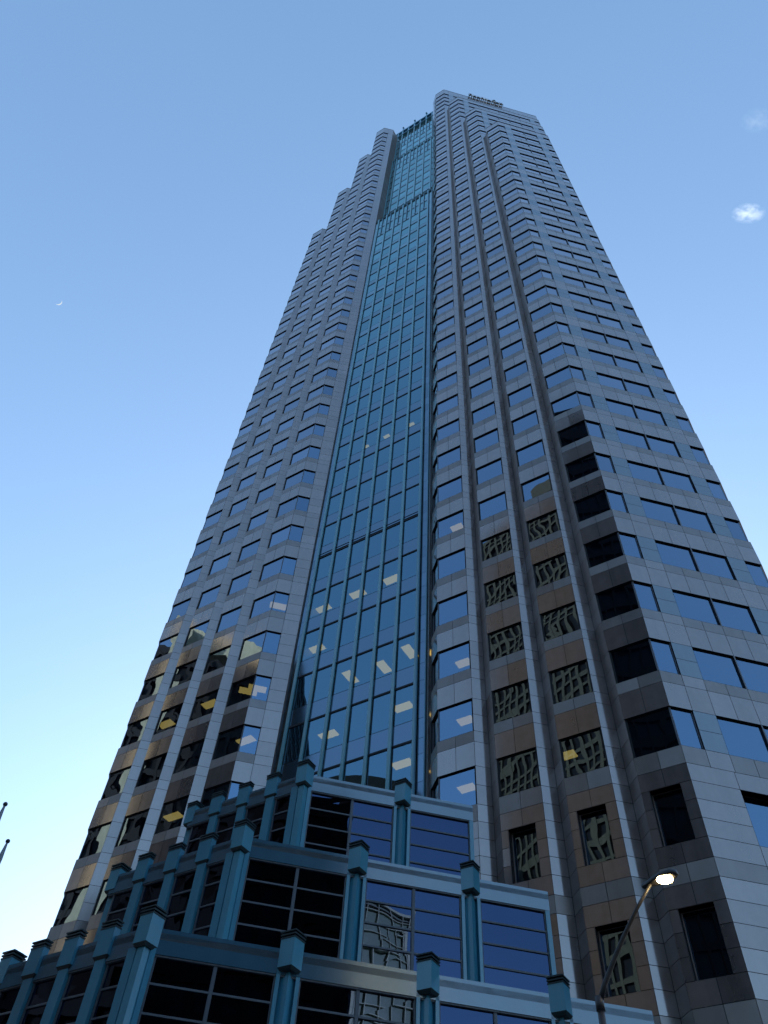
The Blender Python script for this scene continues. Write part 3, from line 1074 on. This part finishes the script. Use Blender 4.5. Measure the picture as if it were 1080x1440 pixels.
J = at_az(843.5, 1411, 15.0); Hd = at_az(934, 1228, 14.25)
lampR.location = (J.x, J.y, 0)
tag(lampR, 'lit street lamp with one curved arm, amber glow, dark metal pole', 'street lamp')
mb = MB(); mb.tube([(J.x, J.y, 0), (J.x, J.y, 0.5), (J.x, J.y, 0.52), (J.x, J.y, J.z)], [0.16, 0.16, 0.095, 0.058], M['pole'], 14)
put(mb, 'pole', lampR, smooth=True)
mb = MB(); mb.tube([(J.x, J.y, J.z - 0.12), (J.x, J.y, J.z + 0.10)], 0.075, M['pole'], 14); put(mb, 'collar', lampR, smooth=True)
arm_px = [(843.5, 1411, 15.0), (850, 1385, 14.95), (862, 1353, 14.87), (878, 1315, 14.72), (896, 1277, 14.55), (915, 1243, 14.38)]
mb = MB(); mb.tube([at_az(*q) for q in arm_px], [0.050, 0.046, 0.041, 0.036, 0.032, 0.03], M['pole'], 12)
put(mb, 'arm', lampR, smooth=True)
E0 = at_az(915, 1243, 14.38)
dirh = (Hd - E0); dirh.z = 0; dirh.normalize()
side = Vector((-dirh.y, dirh.x, 0))
hb = MB()
L_ = 0.62
prof = [(-0.16, 0.05, 0.06), (-0.02, 0.07, 0.08), (0.10, 0.115, 0.10), (0.28, 0.14, 0.11), (0.45, 0.12, 0.09), (0.53, 0.05, 0.05)]
zt = E0.z + 0.02
top = []; bot = []
rings = []
for s_, hw, hh in prof:
    c = E0 + dirh * s_
    rings.append([tuple(c + side * hw * cos(a) + Vector((0, 0, max(-0.02, hh * sin(a)) + 0.05 * s_))) for a in [2 * pi * t / 12 for t in range(12)]])
i0 = 0
for r in rings: hb.v.extend(r)
k = hb.mi(M['pole'])
for j in range(len(rings) - 1):
    for t in range(12):
        u_ = (t + 1) % 12
        hb.f.append((j * 12 + t, j * 12 + u_, (j + 1) * 12 + u_, (j + 1) * 12 + t)); hb.m.append(k)
hb.f.append(tuple(range(12))[::-1]); hb.m.append(k); hb.f.append(tuple(60 + t for t in range(12))); hb.m.append(k)
ho = put(hb, 'lamp_head', lampR, smooth=True)
lens = MB()
cL = E0 + dirh * 0.28 + Vector((0, 0, -0.015))
lens.ball((cL.x, cL.y, cL.z), 0.125, M['lamp'], 14, 8, (1.15, 1.0, 0.42))
lens.build('lens', ho, smooth=True)

# ------------------------------------------------------------------ flagpoles
for i, (px, py, r, lab) in enumerate(((7.5, 1131, 24.0, 'upper of the two flagpole tips at the left edge, ball finial'), (11, 1183, 26.0, 'lower of the two flagpole tips at the left edge, ball finial'))):
    T = at_az(px, py, r)
    fo = empty('flagpole', (T.x, T.y, 0))
    tag(fo, lab, 'flagpole', 'flagpoles beside the tower')
    mb = MB(); mb.tube([(T.x, T.y, 0), (T.x, T.y, T.z * 0.6), (T.x, T.y, T.z - 0.55), (T.x, T.y, T.z - 0.05)], [0.13, 0.13, 0.075, 0.03], paint('flagpole grey', (0.28, 0.29, 0.31), 0.4) if i == 0 else bpy.data.materials['flagpole grey'], 12)
    put(mb, 'pole', fo, smooth=True)
    mb = MB(); mb.ball((T.x, T.y, T.z), 0.068, M['rim']); put(mb, 'finial', fo, smooth=True)
    # limp flag hanging on the far side
    fm = M['signface'] if i == 0 else M['rim']
    mb = MB(); cols, rws = 10, 12
    for a in range(cols + 1):
        for b in range(rws + 1):
            s_ = a / cols; q = b / rws
            xx = T.x - 0.05 - 0.75 * s_; yy = T.y + 0.12 * sin(s_ * 9 + q * 2) + 0.05
            zz = T.z - 0.30 - 1.9 * q - 0.5 * s_ * (1 - 0.4 * q)
            mb.v.append((xx, yy, zz))
    kk = mb.mi(fm)
    for a in range(cols):
        for b in range(rws):
            p0 = a * (rws + 1) + b
            mb.f.append((p0, p0 + 1, p0 + rws + 2, p0 + rws + 1)); mb.m.append(kk)
    put(mb, 'flag', fo, smooth=True)

# ------------------------------------------------------------------ moon and clouds
mdir = pix_ray(82, 424).normalized()
Dm = 30000.0
mc = mdir * Dm + Vector((0, 0, EYE))
R_ = Dm * 5.0 / 1123.45 * (1123.45 / pix_ray(82, 424).length)
mb = MB()
to = (-mdir)
# lit limb points down and to the right in the picture
limb = (_rt * 0.55 - _up * 0.83); limb = (limb - mdir * limb.dot(mdir)).normalized()
horn = mdir.cross(limb).normalized()
N_ = 24
outer = [mc + (horn * cos(pi * t / N_) + limb * sin(pi * t / N_) + to * 0.0) * R_ for t in range(N_ + 1)]
inner_ = [mc + (horn * cos(pi * t / N_) + limb * sin(pi * t / N_) * 0.72 + to * sin(pi * t / N_) * 0.69) * R_ for t in range(N_ + 1)]
rowsM = 5
grid = []
for j in range(rowsM + 1):
    f_ = j / rowsM
    an = radians(46) * f_
    grid.append([mc + (horn * cos(pi * t / N_) + (limb * cos(an) + to * sin(an)) * sin(pi * t / N_)) * R_ for t in range(N_ + 1)])
for gr in grid: mb.v.extend([tuple(p) for p in gr])
M['moon'] = emit('moonlight', (0.85, 0.95, 1.0), 0.27)
kk = mb.mi(M['moon'])
for j in range(rowsM):
    for t in range(N_):
        p0 = j * (N_ + 1) + t
        mb.f.append((p0, p0 + 1, p0 + N_ + 2, p0 + N_ + 1)); mb.m.append(kk)
o = mb.build('moon'); tag(o, 'thin pale crescent moon in the blue sky left of the tower', 'moon')


def cloud_mat(name, dens):
    m = bpy.data.materials.new(name); m.use_nodes = True
    nt = m.node_tree; n, l = nt.nodes, nt.links
    n.remove(n['Principled BSDF'])
    out = n['Material Output']
    pv = n.new('ShaderNodeVolumePrincipled')
    pv.inputs['Color'].default_value = (1, 1, 1, 1)
    pv.inputs['Anisotropy'].default_value = 0.6
    tc = n.new('ShaderNodeTexCoord'); nz = n.new('ShaderNodeTexNoise')
    nz.inputs['Scale'].default_value = 2.2; nz.inputs['Detail'].default_value = 8; nz.inputs['Roughness'].default_value = 0.65
    gr = n.new('ShaderNodeTexGradient'); gr.gradient_type = 'SPHERICAL'
    l.new(tc.outputs['Object'], nz.inputs['Vector']); l.new(tc.outputs['Object'], gr.inputs['Vector'])
    a = n.new('ShaderNodeMath'); a.operation = 'MULTIPLY_ADD'; a.inputs[1].default_value = 2.2; a.inputs[2].default_value = -0.95
    l.new(nz.outputs['Fac'], a.inputs[0])
    b = n.new('ShaderNodeMath'); b.operation = 'MULTIPLY'; b.use_clamp = True
    c = n.new('ShaderNodeMath'); c.operation = 'MAXIMUM'; c.inputs[1].default_value = 0
    l.new(a.outputs[0], c.inputs[0]); l.new(c.outputs[0], b.inputs[0]); l.new(gr.outputs['Fac'], b.inputs[1])
    d = n.new('ShaderNodeMath'); d.operation = 'MULTIPLY'; d.inputs[1].default_value = dens
    l.new(b.outputs[0], d.inputs[0]); l.new(d.outputs[0], pv.inputs['Density'])
    l.new(pv.outputs[0], out.inputs['Volume'])
    return m


for i, (px, py, sx, sy, dens, lab) in enumerate(((1052, 300, 25, 15, 0.11, 'small bright white cloud puff right of the tower'), (1064, 170, 24, 18, 0.016, 'faint wisp of cloud above the white puff'))):
    d = pix_ray(px, py); Dc = 3000.0
    c = d.normalized() * Dc
    k = Dc / d.length
    mb = MB(); mb.ball((0, 0, 0), 1.0, cloud_mat('cloud vapour %d' % i, dens), 20, 12)
    o = mb.build('cloud'); o.location = c
    o.rotation_euler = cam.matrix_world.to_euler()
    o.scale = (sx * k, sy * k, sy * k)
    tag(o, lab, 'cloud', kind=None)

# ------------------------------------------------------------------ ground and street
g = MB(); S_ = 4000
g.face([(-S_, -S_, -0.16), (S_, -S_, -0.16), (S_, S_, -0.16), (-S_, S_, -0.16)], M['asphalt'])
tag(g.build('ground'), kind='structure')
pv_ = MB()
ringp = [Wt((-12, -16)), Wt((-12, -0.9 - 6)), Wt((-7.4, 0.6 - 2.6)), Wt((-4.9, 0.9)), Wt((10.4, 0.9)), Wt((10.4, -16))]
pv_.prism(ringp[::-1], -0.16, -0.02, M['concrete'])
tag(pv_.build('pavement'), kind='structure')
far = MB()
for s0, s1 in ((-26, -26 + 9.0),):
    far.prism([(-60, -9), (40, -22), (40, -3), (-60, 6)][::-1], -0.155, -0.02, M['concrete'])
tag(far.build('pavement_opposite'), kind='structure')
mk = MB()
for i in range(14):
    A = Wt((-6 + i * 1.4, 2.4)); B = Wt((-6 + i * 1.4 + 0.7, 2.4))
    mk.wall(A, B, -0.159, -0.155, 0.06, 0.06, M['signface'])
tag(mk.build('lane_markings'), kind='structure')

# ------------------------------------------------------------------ buildings across the street (they show in the glass)
def mirror_eye(azn, off):
    a = radians(azn); N = (sin(a), cos(a)); c = C0[0] * N[0] + C0[1] * N[1] + off
    return (2 * c * N[0] * F, 2 * c * N[1] * F)


V1 = mirror_eye(215, 0.0)
V2 = mirror_eye(170, -1.1)


def vp(V, az_, R):
    a = radians(az_); return (V[0] + R * sin(a), V[1] + R * cos(a))


def facade_block(name, ring, h, mats, mod=(3.2, 3.8), pier=0.9, span=1.2, label='', cat='building', parapet_h=1.5, depth=0.5):
    """box of floors with piers, spandrels and recessed glass"""
    b = empty(name, (*ring[0], 0)); tag(b, label, cat)
    wall_m, glass_m = mats
    body = MB(); gl = MB(); pr = MB()
    n = len(ring)
    for i in range(n):
        A, B = ring[i], ring[(i + 1) % n]
        L = dist(A, B); k = max(1, round(L / mod[0])); fl = max(1, int((h - parapet_h) / mod[1]))
        gl.wall(A, B, 0, h - 0.4, -depth, depth + 0.2, glass_m)
        for j in range(k + 1):
            t = j / k; e = pier / 2 / L
            body.wall(lerp(A, B, max(0, t - e)), lerp(A, B, min(1, t + e)), 0, h, 0, depth + 0.3, wall_m)
        for f_ in range(fl + 1):
            z = f_ * mod[1]
            pr.wall(A, B, z, z + span, -0.06, depth + 0.2, wall_m)
        pr.wall(A, B, h - parapet_h, h + 0.01, 0.05, depth + 0.2, wall_m)
    put(body, 'piers', b); put(pr, 'spandrels', b); put(gl, 'glazing', b)
    r = MB(); r.prism(ring[::-1], h - 0.9, h - 0.8, M['roof']); put(r, 'roof', b)
    return b


def quad(V, a0, R0, a1, R1, deep):
    """footprint whose front face runs between two bearings from V, going `deep` metres back"""
    P, Q = vp(V, a0, R0), vp(V, a1, R1)
    n_ = ((Q[1] - P[1]), -(Q[0] - P[0])); L = sqrt(n_[0] ** 2 + n_[1] ** 2); n_ = (n_[0] / L, n_[1] / L)
    mid = ((P[0] + Q[0]) / 2, (P[1] + Q[1]) / 2)
    if (mid[0] + n_[0] - V[0]) ** 2 + (mid[1] + n_[1] - V[1]) ** 2 < (mid[0] - V[0]) ** 2 + (mid[1] - V[1]) ** 2: n_ = (-n_[0], -n_[1])
    ring = [P, Q, (Q[0] + n_[0] * deep, Q[1] + n_[1] * deep), (P[0] + n_[0] * deep, P[1] + n_[1] * deep)]
    area = sum(ring[i][0] * ring[(i + 1) % 4][1] - ring[(i + 1) % 4][0] * ring[i][1] for i in range(4))
    return ring if area > 0 else ring[::-1]   # counter-clockwise, walls face outward


M['black'] = paint('black tinted cladding', (0.012, 0.009, 0.008), 0.7, 0.1)
M['blackglass'] = paint('black glass', (0.004, 0.004, 0.005), 0.5, 0.15)
M['beige'] = paint('beige precast', (0.045, 0.038, 0.022), 0.7, 0.3, noise=0.15)
M['cream'] = paint('cream precast', (0.8, 0.72, 0.5), 0.6, 0.3, noise=0.1)
M['brown'] = paint('brown cladding', (0.015, 0.014, 0.014), 0.6, 0.2)
M['green'] = paint('green glass', (0.16, 0.22, 0.18), 0.3, 0.5)
M['ivory'] = paint('ivory frame', (0.5, 0.5, 0.4), 0.5)
facade_block('dark_tower', quad(V1, 219.5, 86, 228.2, 84, 30), 1.6 + 85 * 1.66, (M['black'], M['blackglass']), (1.6, 3.9), 0.25, 1.2, 'black glass high-rise across the street, tallest of the buildings behind the viewer')
facade_block('precast_tower', quad(V1, 229.3, 100, 239.5, 118, 26), 1.6 + 100 * 1.42, (M['beige'], M['blackglass']), (1.8, 2.5), 0.55, 0.68, 'beige precast high-rise with a deep grid of small windows across the street')
facade_block('brown_tower', quad(V1, 257.5, 112, 270.0, 120, 28), 1.6 + 116 * 0.88, (M['brown'], M['blackglass']), (2.0, 3.8), 0.5, 1.2, 'dark brown high-rise across the side street with a cream stair shaft')
sh = MB()
P = vp(V1, 268.6, 110); Q = vp(V1, 267.2, 110)
sh.wall(P, Q, 0, 1.6 + 116 * 0.86, 1.2, 2.5, M['cream']); sh.wall(Q, P, 0, 1.6 + 116 * 0.86, 1.2, 2.5, M['cream'])
put(sh, 'stair_shaft', bpy.data.objects['brown_tower'])
sh = MB()
P = vp(V1, 267.2, 111); Q = vp(V1, 259.0, 111)
zt_ = 1.6 + 113 * 0.885
sh.wall(P, Q, zt_ - 4.5, zt_, 1.0, 1.0, M['cream'])
put(sh, 'cream_crown', bpy.data.objects['brown_tower'])
facade_block('domed_hall', quad(V1, 243.5, 98, 257.3, 98, 30), 1.6 + 98 * 0.60, (M['brown'], M['black']), (4, 4.2), 1.0, 1.6, 'dark low-rise hall with a shallow rounded roof across the street')
dm = MB()
A, B = vp(V1, 243.6, 99), vp(V1, 257.2, 99)
nn = 16; hh = 1.6 + 98 * 0.60
front = []; 
for i in range(nn + 1):
    t = i / nn; p = lerp(A, B, t); z = hh + 11.0 * (max(0.0, 1 - abs(2 * t - 1) ** 2.6)) ** 0.6
    front.append((p[0], p[1], z))
na = outn(A, B); sgn = -1 if (A[0] + na[0] - V1[0]) ** 2 + (A[1] + na[1] - V1[1]) ** 2 < (A[0] - V1[0]) ** 2 + (A[1] - V1[1]) ** 2 else 1
backp = [(p[0] + na[0] * 28 * sgn, p[1] + na[1] * 28 * sgn, p[2]) for p in front]
for i in range(nn):
    dm.face([front[i], front[i + 1], backp[i + 1], backp[i]], M['brown'])
    for L_ in (front, backp):
        dm.face([(L_[i][0], L_[i][1], hh - 1), (L_[i + 1][0], L_[i + 1][1], hh - 1), L_[i + 1], L_[i]], M['brown'])
put(dm, 'rounded_roof', bpy.data.objects['domed_hall'])
facade_block('dark_block', quad(V2, 160.0, 88, 182.0, 92, 30), 1.6 + 88 * 0.68, (M['black'], M['blackglass']), (2.4, 3.9), 0.4, 1.4, 'black mid-rise block directly across the street from the atrium')
rq = MB()
for a0, a1, h0 in ((160.2, 160.9, 3.0), (161.2, 161.6, 2.0)):
    P, Q = vp(V2, a0, 92), vp(V2, a1, 92)
    rq.wall(Q, P, 1.6 + 88 * 0.68 - 0.8, 1.6 + 88 * 0.68 + h0, 0.6, 0.8, M['black'])
put(rq, 'roof_plant', bpy.data.objects['dark_block'])
facade_block('green_glass_block', quad(V2, 155.3, 118, 159.6, 114, 24), 1.6 + 116 * 0.505, (M['ivory'], M['green']), (1.9, 1.9), 0.09, 0.1, 'pale green glass mid-rise with thin ivory glazing bars across the street', parapet_h=0.3)
facade_block('low_parking_block', quad(V2, 112, 120, 153, 120, 30), 1.6 + 120 * 0.2, (M['concrete'], M['black']), (6, 3.4), 0.8, 1.2, 'low concrete parking block across the street to the right')
